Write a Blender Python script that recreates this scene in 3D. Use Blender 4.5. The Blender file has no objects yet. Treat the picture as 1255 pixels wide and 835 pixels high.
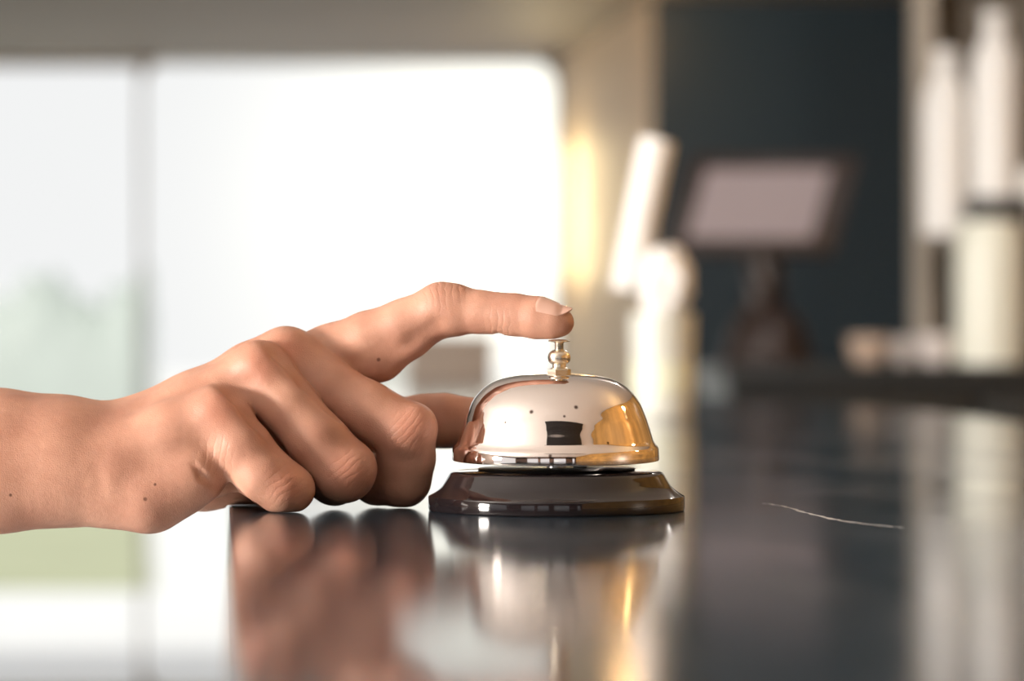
import bpy, bmesh, math, random
import numpy as np
from mathutils import Vector, Matrix
random.seed(4)
SC = bpy.context.scene
COL = SC.collection
# camera model (image taken as 1255 x 835): level lens 0.9 m in front of the bell, 5 cm above the bar top
FPX, HY = 3312.0, 440.0
CX, CY, CZ = -0.0148, -0.9, 0.0503
def at(px, py, d):                          # a point of the place seen at a pixel, d metres away
    return Vector((CX + (px - 627.5) * d / FPX, CY + d, CZ - (py - HY) * d / FPX))
def atz(px, z, d): return Vector((CX + (px - 627.5) * d / FPX, CY + d, z))

# ---------------------------------------------------------------- helpers
def link(name, me, mat=None, parent=None, smooth=True, ang=35):
    o = bpy.data.objects.new(name, me); COL.objects.link(o)
    if mat: me.materials.append(mat)
    if parent: o.parent = parent
    if smooth:
        for p in me.polygons: p.use_smooth = True
        try: me.set_sharp_from_angle(angle=math.radians(ang))
        except Exception: pass
    return o
def obj(name, bm, mat=None, parent=None, smooth=True, ang=35):
    me = bpy.data.meshes.new(name)
    bmesh.ops.recalc_face_normals(bm, faces=bm.faces[:])
    bm.to_mesh(me); bm.free()
    return link(name, me, mat, parent, smooth, ang)
def empty(name, loc=(0, 0, 0), rz=0):
    o = bpy.data.objects.new(name, None); COL.objects.link(o); o.location = loc; o.rotation_euler.z = rz
    o.empty_display_size = .05
    return o
def tag(o, label=None, cat=None, group=None, kind=None):
    if label: o['label'] = label
    if cat: o['category'] = cat
    if group: o['group'] = group
    if kind: o['kind'] = kind
    return o
def bev(bm, w, seg=2):
    es = [e for e in bm.edges if len(e.link_faces) == 2 and e.calc_face_angle(0) > .6]
    if w > 0: bmesh.ops.bevel(bm, geom=es, offset=w, segments=seg, profile=.6, affect='EDGES')
def box(bm, lo, hi, w=0, M=None):
    t = bmesh.new(); bmesh.ops.create_cube(t, size=1)
    for v in t.verts: v.co = Vector([lo[i] + (v.co[i] + .5) * (hi[i] - lo[i]) for i in range(3)])
    bev(t, w)
    if M is not None: t.transform(M)
    me = bpy.data.meshes.new('t'); t.to_mesh(me); t.free(); bm.from_mesh(me); bpy.data.meshes.remove(me)
def lathe(bm, prof, seg=96, c=(0, 0, 0), M=None):
    """prof: (r, z) list"""
    rings = []
    for r, z in prof:
        if r < 1e-7: rings.append([bm.verts.new(Vector((c[0], c[1], c[2] + z)))])
        else: rings.append([bm.verts.new(Vector((c[0] + r * math.cos(2 * math.pi * i / seg), c[1] + r * math.sin(2 * math.pi * i / seg), c[2] + z))) for i in range(seg)])
    new = [v for r in rings for v in r]
    for a, b in zip(rings, rings[1:]):
        for i in range(seg):
            j = (i + 1) % seg
            if len(a) == 1 and len(b) == 1: continue
            if len(a) == 1: bm.faces.new((a[0], b[i], b[j]))
            elif len(b) == 1: bm.faces.new((a[i], b[0], a[j]))
            else: bm.faces.new((a[i], b[i], b[j], a[j]))
    if M is not None:
        for v in new: v.co = M @ v.co
def smoothprof(pts, n=6):
    """Catmull-Rom through (r, z)"""
    P = [Vector((p[0], p[1], 0)) for p in pts]; out = []
    for i in range(len(P) - 1):
        p0, p1, p2, p3 = P[max(i - 1, 0)], P[i], P[i + 1], P[min(i + 2, len(P) - 1)]
        for k in range(n):
            t = k / n
            q = .5 * ((2 * p1) + (p2 - p0) * t + (2 * p0 - 5 * p1 + 4 * p2 - p3) * t * t + (3 * p1 - p0 - 3 * p2 + p3) * t ** 3)
            out.append((max(q.x, 0), q.y))
    out.append((pts[-1][0], pts[-1][1]))
    return out
def prism(bm, poly, z0, z1, w=0, seg=3):
    t = bmesh.new()
    vs = [t.verts.new((p[0], p[1], z0)) for p in poly]
    fc = t.faces.new(vs)
    r = bmesh.ops.extrude_face_region(t, geom=[fc])
    for v in r['geom']:
        if isinstance(v, bmesh.types.BMVert): v.co.z = z1
    bmesh.ops.recalc_face_normals(t, faces=t.faces[:])
    if w:
        es = [e for e in t.edges if abs(e.verts[0].co.z - e.verts[1].co.z) < 1e-6]
        bmesh.ops.bevel(t, geom=es, offset=w, segments=seg, profile=.5, affect='EDGES')
    me = bpy.data.meshes.new('t'); t.to_mesh(me); t.free(); bm.from_mesh(me); bpy.data.meshes.remove(me)
def tube(bm, pts, r, seg=12, cap=True):
    pts = [Vector(p) for p in pts]; rs = r if isinstance(r, (list, tuple)) else [r] * len(pts); rings = []
    up = Vector((0, 0, 1))
    for i, p in enumerate(pts):
        d = (pts[min(i + 1, len(pts) - 1)] - pts[max(i - 1, 0)]).normalized()
        a = d.cross(up); a = a.normalized() if a.length > 1e-3 else Vector((1, 0, 0)); b = d.cross(a)
        rings.append([bm.verts.new(p + (a * math.cos(2 * math.pi * k / seg) + b * math.sin(2 * math.pi * k / seg)) * rs[i]) for k in range(seg)])
    for a, b in zip(rings, rings[1:]):
        for k in range(seg): bm.faces.new((a[k], a[(k + 1) % seg], b[(k + 1) % seg], b[k]))
    if cap: bm.faces.new(rings[0]); bm.faces.new(rings[-1])

# ---------------------------------------------------------------- materials
def mat(name, col, rough=.5, metal=0, ior=1.5, bump=None, var=None, coat=0, sss=0, trans=0, spec=.5):
    m = bpy.data.materials.new(name); m.use_nodes = True; nt = m.node_tree; b = nt.nodes['Principled BSDF']
    b.inputs['Base Color'].default_value = (*col, 1); b.inputs['Roughness'].default_value = rough
    b.inputs['Metallic'].default_value = metal; b.inputs['IOR'].default_value = ior
    b.inputs['Coat Weight'].default_value = coat; b.inputs['Coat Roughness'].default_value = .03
    b.inputs['Transmission Weight'].default_value = trans; b.inputs['Specular IOR Level'].default_value = spec
    tc = nt.nodes.new('ShaderNodeTexCoord')
    if var:                                  # (scale, amount)
        nz = nt.nodes.new('ShaderNodeTexNoise'); nz.inputs['Scale'].default_value = var[0]; nz.inputs['Detail'].default_value = 5
        nt.links.new(tc.outputs['Object'], nz.inputs['Vector'])
        mx = nt.nodes.new('ShaderNodeMix'); mx.data_type = 'RGBA'
        mx.inputs[6].default_value = (*[max(0, c * (1 - var[1])) for c in col], 1); mx.inputs[7].default_value = (*[min(1, c * (1 + var[1])) for c in col], 1)
        nt.links.new(nz.outputs['Fac'], mx.inputs[0]); nt.links.new(mx.outputs[2], b.inputs['Base Color'])
    if bump:                                 # (scale, strength, distance)
        nz = nt.nodes.new('ShaderNodeTexNoise'); nz.inputs['Scale'].default_value = bump[0]; nz.inputs['Detail'].default_value = 4
        nt.links.new(tc.outputs['Object'], nz.inputs['Vector'])
        bp = nt.nodes.new('ShaderNodeBump'); bp.inputs['Strength'].default_value = bump[1]; bp.inputs['Distance'].default_value = bump[2]
        nt.links.new(nz.outputs['Fac'], bp.inputs['Height']); nt.links.new(bp.outputs['Normal'], b.inputs['Normal'])
    return m
SKY = (.95, .94, .95); GLOW1, GLOW2 = .25, 1.1; SUN = 1.9; KEY = 330; KEYLOC = (-3.9, -1.55, .35); BLUR = 44
TOPROUGH = .08; TOPIOR = 1.42; SKIN_A = (.42, .20, .135); SKIN_B = (.58, .31, .215); HVOX = .6; SCREEN = .6; WARM_FILL = 4; SHELF_FILL = 14; JAMB_GLOW = 3; ADDED_WLAMP = 9
# ---------------------------------------------------------------- the hand: a signed distance field, meshed
def build_hand_mesh(vox=0.75):
    f32 = np.float32
    def W(px, py, Y):                       # pixel + depth (mm) -> mm
        s = (Y + 900.0) / FPX
        return np.array([CX * 1000 + (px - 627.5) * s, Y, CZ * 1000 - (py - HY) * s], f32)
    lo = np.array([-412, -62, -34]); hi = np.array([12, 72, 84])
    n = np.ceil((hi - lo) / vox).astype(int) + 1
    ax = [(lo[i] + vox * np.arange(n[i])).astype(f32) for i in range(3)]
    S = 900.0 / FPX
    BIG = f32(60)

    class Field:
        """distance field kept only near its own primitives"""
        def __init__(self): self.v = np.full(n, BIG, f32)
    def region(pts, rad):
        p = np.array(pts); a = np.floor((p.min(0) - rad - lo) / vox).astype(int); b = np.ceil((p.max(0) + rad - lo) / vox).astype(int) + 1
        a = np.clip(a, 0, n); b = np.clip(b, 0, n)
        sl = tuple(slice(a[i], b[i]) for i in range(3))
        return sl, ax[0][sl[0]][:, None, None], ax[1][sl[1]][None, :, None], ax[2][sl[2]][None, None, :]
    def cone(X, Y, Z, a, b, ra, rb):
        d = b - a; L2 = float(d @ d)
        if L2 < 1e-6: return np.sqrt((X - a[0])**2 + (Y - a[1])**2 + (Z - a[2])**2) - ra
        px, py, pz = X - a[0], Y - a[1], Z - a[2]
        t = (px * d[0] + py * d[1] + pz * d[2]) / L2
        L = math.sqrt(L2); k = (ra - rb) / L; k = max(-.95, min(.95, k))
        q2 = px * px + py * py + pz * pz - t * t * L2
        q = np.sqrt(np.maximum(q2, 0))
        # shift along the axis so that the distance is to the slanted side
        tt = np.clip(t - q * (k / math.sqrt(1 - k * k)) / L, 0, 1)
        return np.sqrt((t - tt)**2 * L2 + q * q) - (ra + (rb - ra) * tt)
    def smin(a, b, k):
        h = np.maximum(k - np.abs(a - b), 0) / k
        return np.minimum(a, b) - h * h * h * k * f32(1 / 6)
    def smax(a, b, k): return -smin(-a, -b, k)
    def add(F, pts, k=3.0):
        """pts: (px, py, Y, r_px) chain"""
        w = [W(p[0], p[1], p[2]) for p in pts]; r = [p[3] * S for p in pts]
        for i in range(max(1, len(w) - 1)):
            j = min(i + 1, len(w) - 1)
            sl, X, Y, Z = region([w[i], w[j]], max(r[i], r[j]) + 24)
            F.v[sl] = smin(F.v[sl], cone(X, Y, Z, w[i], w[j], r[i], r[j]).astype(f32), k)
    def cut(F, pts, k=1.5):
        w = [W(p[0], p[1], p[2]) for p in pts]; r = [p[3] * S for p in pts]
        for i in range(max(1, len(w) - 1)):
            j = min(i + 1, len(w) - 1)
            sl, X, Y, Z = region([w[i], w[j]], max(r[i], r[j]) + 8)
            F.v[sl] = smax(F.v[sl], -cone(X, Y, Z, w[i], w[j], r[i], r[j]).astype(f32), k)

    palm = Field()
    # forearm: ulna side (near, low) and radius side (far, high)
    add(palm, [(-720, 586, -22, 112), (-420, 586, -18, 100), (-160, 584, -12, 77), (0, 582, -9, 65), (75, 577, -8, 62), (140, 584, -8, 60)], 11)
    add(palm, [(-720, 560, 14, 116), (-420, 550, 16, 104), (-160, 546, 16, 81), (0, 548, 14, 67), (75, 553, 12, 63.5), (150, 557, 12, 60)], 11)
    add(palm, [(-720, 574, -4, 120), (-420, 568, 0, 108), (-160, 565, 0, 86), (0, 565, 1, 76), (75, 565, 1, 70), (150, 569, 1, 66)], 8)
    # metacarpals
    add(palm, [(140, 557, 12, 58), (240, 503, 13, 46), (310, 459, 14, 38), (350, 441, 14, 37)], 7)
    add(palm, [(150, 557, 12, 56), (260, 500, 22, 44), (404, 434, 21, 32)], 7)
    add(palm, [(140, 566, 4, 58), (240, 515, 3, 48), (318, 459, 1, 36)], 7)
    add(palm, [(140, 580, -8, 58), (215, 540, -9, 46), (270, 513, -11, 35)], 6)
    # hypothenar (heel of the hand)
    add(palm, [(138, 592, -8, 52), (182, 600, -10, 51), (216, 586, -11, 45), (238, 577, -13, 37), (247, 586, -13.5, 27)], 5)
    add(palm, [(185, 575, 22, 50), (250, 586, 27, 39), (315, 580, 31, 39), (350, 560, 34, 40)], 6)
    add(palm, [(190, 588, 4, 48), (262, 566, 4, 40), (320, 540, 8, 38)], 6)
    # thenar and palm body
    add(palm, [(170, 575, 20, 52), (300, 530, 24, 46), (390, 500, 24, 38)], 7)
    # knuckle heads
    kn = Field()
    P_, R_, M_, I_ = Field(), Field(), Field(), Field()
    add(P_, [(268, 508, -12.5, 35), (296, 545, -14.5, 35), (323, 581, -15.5, 34.5), (346, 597, -15.5, 31.5), (358, 600, -15, 28)], 3)
    add(P_, [(348, 598, -13, 30), (334, 594, -3, 30), (318, 588, 4, 26)], 3)
    add(R_, [(318, 455, -.5, 36), (352, 495, -3, 35.5), (388, 538, -5, 36.5), (421, 577, -5, 38.5)], 3)
    add(R_, [(421, 577, -5, 38), (410, 586, 10, 33), (380, 575, 18, 28)], 3)
    add(M_, [(351, 440, 13, 37.5), (400, 474, 10, 35.5), (450, 503, 7, 35.5), (496, 529, 5, 37.5)], 3)
    add(M_, [(497, 530, 5, 37), (498, 562, 9, 35), (493, 587, 12, 35)], 3)
    add(M_, [(493, 587, 12, 35), (462, 588, 18, 31), (425, 572, 23, 25)], 3)
    add(I_, [(404, 432, 21, 33), (450, 414, 18, 32), (495, 398, 15, 31), (541, 379, 12, 31.5), (556, 380, 11, 30.5)], 3)
    add(I_, [(541, 379, 12, 31), (556, 380, 11, 30), (590, 382.5, 8, 25.5), (612, 384.5, 6.5, 24.5), (632, 386, 5, 25), (658, 389.5, 2.5, 25), (676, 393, .8, 21), (687, 395.5, 0, 16.5)], 3)
    add(I_, [(430, 446, 22, 32), (466, 440, 19, 27), (503, 413, 15, 25), (540, 388, 12, 22)], 4)
    add(M_, [(509, 522, 2, 26), (509, 522, 7, 26)], 3)
    add(R_, [(434, 572, -8, 26), (434, 572, -4, 26)], 3)
    T_ = Field()
    add(T_, [(330, 545, 34, 46), (410, 533, 40, 37), (470, 520, 43, 33), (520, 516, 45, 32.5), (545, 516, 45, 33.5), (575, 519, 46, 31), (604, 522, 47, 28), (618, 524, 47.5, 23)], 4)

    fing = P_.v
    fing = smin(fing, R_.v, f32(1.3)); fing = smin(fing, M_.v, f32(1.3)); fing = smin(fing, I_.v, f32(2.0)); fing = smin(fing, T_.v, f32(2.0))
    allf = Field(); allf.v = smin(palm.v, fing, f32(7.0))
    # valleys between the knuckles on the back of the hand
    cut(allf, [(262, 440, -11.5, 12), (292, 474, -14.6, 15), (318, 506, -16.8, 13), (345, 540, -19.4, 9)], 7)
    cut(allf, [(318, 394, -3, 9), (344, 428, -5.4, 11), (376, 467, -6.2, 10), (412, 508, -6.0, 8)], 5)
    cut(allf, [(392, 392, 4, 8), (416, 420, 3.4, 9), (446, 446, 4.8, 7)], 6)
    # web fold between index and middle finger
    cut(allf, [(440, 428, 3, 3), (458, 444, 6, 3), (470, 458, 8, 3)], 4)
    # stretched web under the index
    cut(allf, [(476, 446, 7.5, 10), (505, 424, 4.5, 10), (532, 402, 2.5, 9)], 5)
    # fold at the root of the little finger, where the heel of the hand meets it
    cut(allf, [(236, 568, -24.6, 3), (248, 584, -23.6, 4.5), (264, 597, -21.8, 5.5), (282, 603, -19.5, 6.5)], 2.0)
    cut(allf, [(272, 600, -20, 6), (290, 610, -18, 8), (306, 622, -16, 10)], 2.5)
    cut(allf, [(259, 552, -24.6, 2.2), (268, 580, -24.4, 3.5)], 2.5)
    cut(allf, [(274, 558, -25.2, 2.0), (281, 585, -24.8, 3.5)], 2.5)
    # wrist crease
    cut(allf, [(128, 540, -26.6, 1.5), (118, 575, -27.8, 2.0), (124, 616, -26.6, 2.0)], 5)
    # finger joint creases under the index, fold of the middle finger
    cut(allf, [(609, 412, -3, 2.2), (611, 412, 6, 2.2), (612, 412, 13, 2.2)], 2.5)
    cut(allf, [(463, 553, -4, 3), (470, 551, -4.5, 2), (480, 549, -5.6, 1.2)], 2.0)
    # the finger pads and knuckles are pressed flat on the bar
    flat = (f32(.12) - ax[2])[None, None, :] + np.where(ax[0] > -113, f32(0), f32(-40))[:, None, None]
    allf.v = smax(allf.v, np.broadcast_to(flat, allf.v.shape), f32(1.0))
    F = allf.v
    # ---- surface nets
    s = F < 0
    c = None
    nx, ny, nz = n
    occ = np.zeros((nx - 1, ny - 1, nz - 1), np.int8)
    for dx in (0, 1):
        for dy in (0, 1):
            for dz in (0, 1):
                occ += s[dx:nx - 1 + dx, dy:ny - 1 + dy, dz:nz - 1 + dz]
    act = (occ > 0) & (occ < 8)
    idx = np.full(act.shape, -1, np.int64); cells = np.argwhere(act); idx[act] = np.arange(len(cells))
    acc = np.zeros((len(cells), 3)); cnt = np.zeros(len(cells))
    corners = [(0,0,0),(1,0,0),(0,1,0),(1,1,0),(0,0,1),(1,0,1),(0,1,1),(1,1,1)]
    cv = {q: F[cells[:,0]+q[0], cells[:,1]+q[1], cells[:,2]+q[2]] for q in corners}
    for a in corners:
        for d in range(3):
            if a[d] == 0:
                b = list(a); b[d] = 1; b = tuple(b)
                va, vb = cv[a], cv[b]; m = (va < 0) != (vb < 0)
                t = np.where(m, va / np.where(m, va - vb, 1), 0)
                p = np.array(a, float)[None, :] + t[:, None] * (np.array(b, float) - np.array(a, float))[None, :]
                acc[m] += p[m]; cnt[m] += 1
    verts = lo + vox * (cells + acc / cnt[:, None])
    quads = []
    for d in range(3):
        u, v = (d + 1) % 3, (d + 2) % 3
        sa = [slice(None)] * 3; sb = [slice(None)] * 3; sa[d] = slice(0, -1); sb[d] = slice(1, None)
        ch = s[tuple(sa)] != s[tuple(sb)]
        e = np.argwhere(ch); e = e[(e[:, u] > 0) & (e[:, v] > 0) & (e[:, u] < n[u] - 1) & (e[:, v] < n[v] - 1)]
        flip = s[e[:, 0], e[:, 1], e[:, 2]]
        def at(du, dv):
            q = e.copy(); q[:, u] += du; q[:, v] += dv; return idx[q[:, 0], q[:, 1], q[:, 2]]
        q = np.stack([at(-1, -1), at(0, -1), at(0, 0), at(-1, 0)], 1)
        q[~flip] = q[~flip][:, ::-1]
        quads.append(q)
    faces = np.concatenate(quads)
    # light Laplacian smoothing
    ed = np.concatenate([faces[:, [0, 1]], faces[:, [1, 2]], faces[:, [2, 3]], faces[:, [3, 0]]])
    deg = np.bincount(ed[:, 0], minlength=len(verts)) + np.bincount(ed[:, 1], minlength=len(verts))
    for it in range(6):
        av = np.stack([np.bincount(ed[:, 0], verts[ed[:, 1], k], len(verts)) + np.bincount(ed[:, 1], verts[ed[:, 0], k], len(verts)) for k in range(3)], 1) / np.maximum(deg, 1)[:, None]
        verts = verts + (.5 if it % 2 == 0 else -.52) * (av - verts)
    me = bpy.data.meshes.new('person')
    me.vertices.add(len(verts)); me.vertices.foreach_set('co', (verts / 1000).astype(f32).ravel())
    me.loops.add(faces.size); me.loops.foreach_set('vertex_index', faces.astype(np.int32).ravel())
    me.polygons.add(len(faces)); me.polygons.foreach_set('loop_start', np.arange(0, faces.size, 4, dtype=np.int32))
    me.polygons.foreach_set('use_smooth', np.ones(len(faces), bool))
    me.update(calc_edges=True); me.validate()
    return me, W
# ---------------------------------------------------------------- world, sun, camera
D = math.radians
w = bpy.data.worlds.new('sky'); SC.world = w; w.use_nodes = True; nt = w.node_tree; N = nt.nodes; L = nt.links
bg = N['Background']; tc = N.new('ShaderNodeTexCoord')
sund = (at(640, 258, 1) - Vector((CX, CY, CZ))).normalized()
dot = N.new('ShaderNodeVectorMath'); dot.operation = 'DOT_PRODUCT'; dot.inputs[1].default_value = sund
nrm = N.new('ShaderNodeVectorMath'); nrm.operation = 'NORMALIZE'
L.new(tc.outputs['Generated'], nrm.inputs[0]); L.new(nrm.outputs[0], dot.inputs[0])
def glow(power, strength):
    m = N.new('ShaderNodeMath'); m.operation = 'POWER'; m.use_clamp = True; m.inputs[1].default_value = power
    L.new(dot.outputs['Value'], m.inputs[0])
    k = N.new('ShaderNodeMath'); k.operation = 'MULTIPLY'; k.inputs[1].default_value = strength; L.new(m.outputs[0], k.inputs[0]); return k
g1, g2 = glow(2500, GLOW1), glow(420, GLOW2)
sm = N.new('ShaderNodeMath'); sm.operation = 'ADD'; L.new(g1.outputs[0], sm.inputs[0]); L.new(g2.outputs[0], sm.inputs[1])
vm = N.new('ShaderNodeVectorMath'); vm.operation = 'SCALE'; vm.inputs[0].default_value = (1, .93, .72); L.new(sm.outputs[0], vm.inputs['Scale'])
ad = N.new('ShaderNodeVectorMath'); ad.operation = 'ADD'; ad.inputs[0].default_value = SKY; L.new(vm.outputs[0], ad.inputs[1])
L.new(ad.outputs[0], bg.inputs['Color'])

cam = bpy.data.cameras.new('camera'); cobj = bpy.data.objects.new('camera', cam); COL.objects.link(cobj); SC.camera = cobj
cobj.location = (CX, CY, CZ); cobj.rotation_euler = (math.pi / 2, 0, 0)
cam.sensor_width = 36; cam.lens = FPX / 1255 * 36; cam.shift_y = (HY - 417.5) / 1255; cam.clip_start = .01; cam.clip_end = 500
cam.dof.use_dof = True; cam.dof.focus_distance = 0.885; cam.dof.aperture_fstop = cam.lens / (BLUR / 3.68)

def light(name, kind, loc, tgt, energy, col, size=1, sy=None):
    l = bpy.data.lights.new(name, kind); l.energy = energy; l.color = col
    if kind == 'AREA':
        l.size = size
        if sy: l.shape = 'RECTANGLE'; l.size_y = sy
    elif kind == 'SUN': l.angle = size
    else: l.shadow_soft_size = size
    o = bpy.data.objects.new(name, l); COL.objects.link(o); o.location = loc
    o.rotation_euler = (Vector(tgt) - Vector(loc)).to_track_quat('-Z', 'Y').to_euler(); return o
light('outdoor_sun', 'SUN', (-6, -20, 26), (0, 0, 0), SUN, (1, .95, .86), .01)
light('front_window_daylight', 'AREA', KEYLOC, (-.07, 0, .03), KEY, (1, .93, .85), .7, .6)
SC.view_settings.view_transform = 'Standard'; SC.view_settings.look = 'None'; SC.view_settings.exposure = 0; SC.view_settings.gamma = 1
SC.view_settings.use_curve_mapping = False

# ---------------------------------------------------------------- the setting
FZ = -1.20                                   # floor, under a 1.1 m bar
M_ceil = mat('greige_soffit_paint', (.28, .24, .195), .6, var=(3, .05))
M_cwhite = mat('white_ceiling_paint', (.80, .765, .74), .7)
M_floor = mat('pale_floor', (.62, .62, .62), .35, var=(2, .06))
M_dark = mat('dark_wall_paint', (.014, .036, .056), .45, var=(2, .2))
M_ret = mat('tan_wall_paint', (.72, .56, .38), .55, var=(3, .06))
M_white = mat('white_frame_paint', (.8, .8, .79), .4)
M_conc = mat('white_concrete', (.8, .8, .8), .8, var=(.6, .04))
def struct(o): o['kind'] = 'structure'; return o
bm = bmesh.new(); box(bm, (-4, -4.2, FZ - .1), (1.62, 9.2, FZ)); struct(obj('floor', bm, M_floor))
CEIL = at(0, 72, 10).z
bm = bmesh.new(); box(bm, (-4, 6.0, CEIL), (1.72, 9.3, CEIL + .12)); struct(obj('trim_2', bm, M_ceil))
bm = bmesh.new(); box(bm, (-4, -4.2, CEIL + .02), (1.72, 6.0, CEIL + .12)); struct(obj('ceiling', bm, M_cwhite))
bm = bmesh.new(); box(bm, (-60, 9.25, FZ - .3), (60, 260, FZ - .06)); struct(obj('ground', bm, M_conc))

# the wall with the two openings: rounded one on the right, tall one on the left
def rrect(x0, x1, z0, z1, r, n=8):
    out = []
    for cx, cz, a0 in ((x1 - r, z1 - r, 0), (x0 + r, z1 - r, 90), (x0 + r, z0 + r, 180), (x1 - r, z0 + r, 270)):
        for k in range(n + 1): a = D(a0 + 90 * k / n); out.append((cx + r * math.cos(a), cz + r * math.sin(a)))
    return out
YW = CY + 10.0
wx0, wx1 = at(174, 0, 10).x, at(681, 0, 10).x
lx0, lx1 = at(-420, 0, 10).x, at(171.5, 0, 10).x
ztop, ztopl = at(0, 73, 10).z, at(0, 80, 10).z
def plate(bm, outer, holes, y0, y1):
    """a wall plate with rounded holes, filled by triangulation"""
    t = bmesh.new(); es = []
    for loop in [outer] + holes:
        vs = [t.verts.new((p[0], y0, p[1])) for p in loop]
        es += [t.edges.new((vs[i], vs[(i + 1) % len(vs)])) for i in range(len(vs))]
    bmesh.ops.triangle_fill(t, use_beauty=True, use_dissolve=False, edges=es)
    r = bmesh.ops.extrude_face_region(t, geom=t.faces[:])
    for v in r['geom']:
        if isinstance(v, bmesh.types.BMVert): v.co.y = y1
    me = bpy.data.meshes.new('t'); t.to_mesh(me); t.free(); bm.from_mesh(me); bpy.data.meshes.remove(me)
holeR = rrect(wx0, wx1, FZ + .02, ztop, .10); holeL = rrect(lx0, lx1, FZ + .02, ztopl, .02)
bm = bmesh.new(); plate(bm, [(-4, FZ), (1.72, FZ), (1.72, CEIL), (-4, CEIL)], [holeR, holeL], YW, YW + .03)
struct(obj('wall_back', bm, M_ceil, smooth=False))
M_glass = bpy.data.materials.new('window_glass'); M_glass.use_nodes = True; g = M_glass.node_tree; g.nodes.clear()
go = g.nodes.new('ShaderNodeOutputMaterial'); gm = g.nodes.new('ShaderNodeMixShader'); gt = g.nodes.new('ShaderNodeBsdfTransparent'); gg = g.nodes.new('ShaderNodeBsdfGlossy'); gf = g.nodes.new('ShaderNodeFresnel')
gf.inputs['IOR'].default_value = 1.02; gg.inputs['Roughness'].default_value = .02; gt.inputs['Color'].default_value = (.97, .98, .975, 1)
g.links.new(gf.outputs[0], gm.inputs[0]); g.links.new(gt.outputs[0], gm.inputs[1]); g.links.new(gg.outputs[0], gm.inputs[2]); g.links.new(gm.outputs[0], go.inputs[0])
for i, (a0, a1, zt, hole) in enumerate(((wx0, wx1, ztop, holeR), (lx0, lx1, ztopl, holeL))):
    r = .10 if i == 0 else .02
    bm = bmesh.new(); plate(bm, hole, [rrect(a0 + .005, a1 - .005, FZ + .03, zt - .005, r - .004)], YW + .004, YW + .026)
    fr = obj('window_%d' % (i + 1), bm, M_white, smooth=False); struct(fr)
    bm = bmesh.new(); plate(bm, rrect(a0 + .004, a1 - .004, FZ + .026, zt - .004, r - .004), [], YW + .012, YW + .018)
    struct(obj('pane', bm, M_glass, fr, smooth=False))
bm = bmesh.new(); box(bm, (lx0, YW - .05, at(0, 73, 10).z - .0), (at(186, 0, 10).x, YW, at(0, 54, 10).z), .004)
M_trim = mat('greige_trim_paint', (.66, .62, .56), .5)
struct(obj('trim_1', bm, M_trim))
# return wall beside the window, then the dark wall of the back bar
pA, pB = at(684, 0, 9.98), at(800, 0, 8.36)
bm = bmesh.new(); prism(bm, [(pA.x, pA.y), (pB.x, pB.y), (pB.x + .1, pB.y + .05), (pA.x + .1, pA.y)], FZ, CEIL); struct(obj('wall_return', bm, M_ret, smooth=False))
bm = bmesh.new(); box(bm, (pB.x, pB.y, FZ), (1.62, pB.y + .1, CEIL)); struct(obj('wall_dark', bm, M_dark, smooth=False))
# right wall of amber wood, front wall behind the photographer with openings, so that the bell has a room to mirror
M_amber = mat('amber_wood_panel', (.40, .215, .06), .3, var=(2.6, .95))
bm = bmesh.new(); box(bm, (1.62, -4.2, FZ), (1.72, pB.y, CEIL)); struct(obj('wall_right', bm, M_amber))
M_mirrored_dark = mat('dark_reflection_panel', (.02, .017, .016), .6)  # added unseen ceiling panel, there to give the dome its dark reflection
bm = bmesh.new(); box(bm, (-.42, -2.1, CEIL - .012), (1.1, -1.5, CEIL + .02), .004)
for k in range(8): box(bm, (-.38, -2.06 + k * .07, CEIL - .022), (1.06, -2.04 + k * .07, CEIL - .012))
struct(obj('added_ceiling_panel', bm, M_mirrored_dark))
M_lwall = mat('taupe_wall_paint', (.22, .18, .155), .6)
bm = bmesh.new()
for y0, y1, z0, z1 in ((-4.2, -4.0, FZ, CEIL), (-1.2, 9.2, FZ, CEIL), (-4.0, -1.2, FZ, FZ + .35), (-4.0, -1.2, CEIL - .3, CEIL)): box(bm, (-4.1, y0, z0), (-4, y1, z1))
struct(obj('wall_left', bm, M_lwall))
M_pier = mat('brown_pier_paint', (.10, .06, .045), .6)
bm = bmesh.new(); box(bm, (-4, -4.2, FZ), (1.72, -4.1, FZ + .8))
box(bm, (-4, -4.2, CEIL - .45), (1.72, -4.1, CEIL + .02))
for x0, x1 in ((-4, -2.6), (-1.5, -1.3), (-.55, -.2), (.75, 1.3), (1.5, 1.72)): box(bm, (x0, -4.2, FZ), (x1, -4.1, CEIL))
struct(obj('wall_front', bm, M_pier))

# ---------------------------------------------------------------- outdoors
M_hedge = mat('hedge_leaves', (.52, .57, .53), .8, var=(1.5, .12))
M_grass = mat('lawn_grass', (.44, .46, .30), .9, var=(.8, .12))
def hump(bm, x0, x1, y0, y1, z0, h, seed):
    rnd = random.Random(seed); nx, ny = 60, 12
    t = [[None] * (ny + 1) for _ in range(nx + 1)]
    for i in range(nx + 1):
        for j in range(ny + 1):
            u = j / ny; a = math.pi * u
            hh = h * (1 + .10 * math.sin(i * .5 + seed) + .06 * math.sin(i * 1.7) + .05 * (rnd.random() - .5))
            yy = (y0 + y1) / 2 - math.cos(a) * (y1 - y0) / 2 * (1 + .1 * (rnd.random() - .5))
            t[i][j] = bm.verts.new((x0 + (x1 - x0) * i / nx + .1 * (rnd.random() - .5), yy, z0 + hh * math.sin(a) ** .45))
    for i in range(nx):
        for j in range(ny): bm.faces.new((t[i][j], t[i + 1][j], t[i + 1][j + 1], t[i][j + 1]))
    bm.faces.new([t[0][j] for j in range(ny + 1)]); bm.faces.new([t[nx][j] for j in range(ny, -1, -1)])
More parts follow.
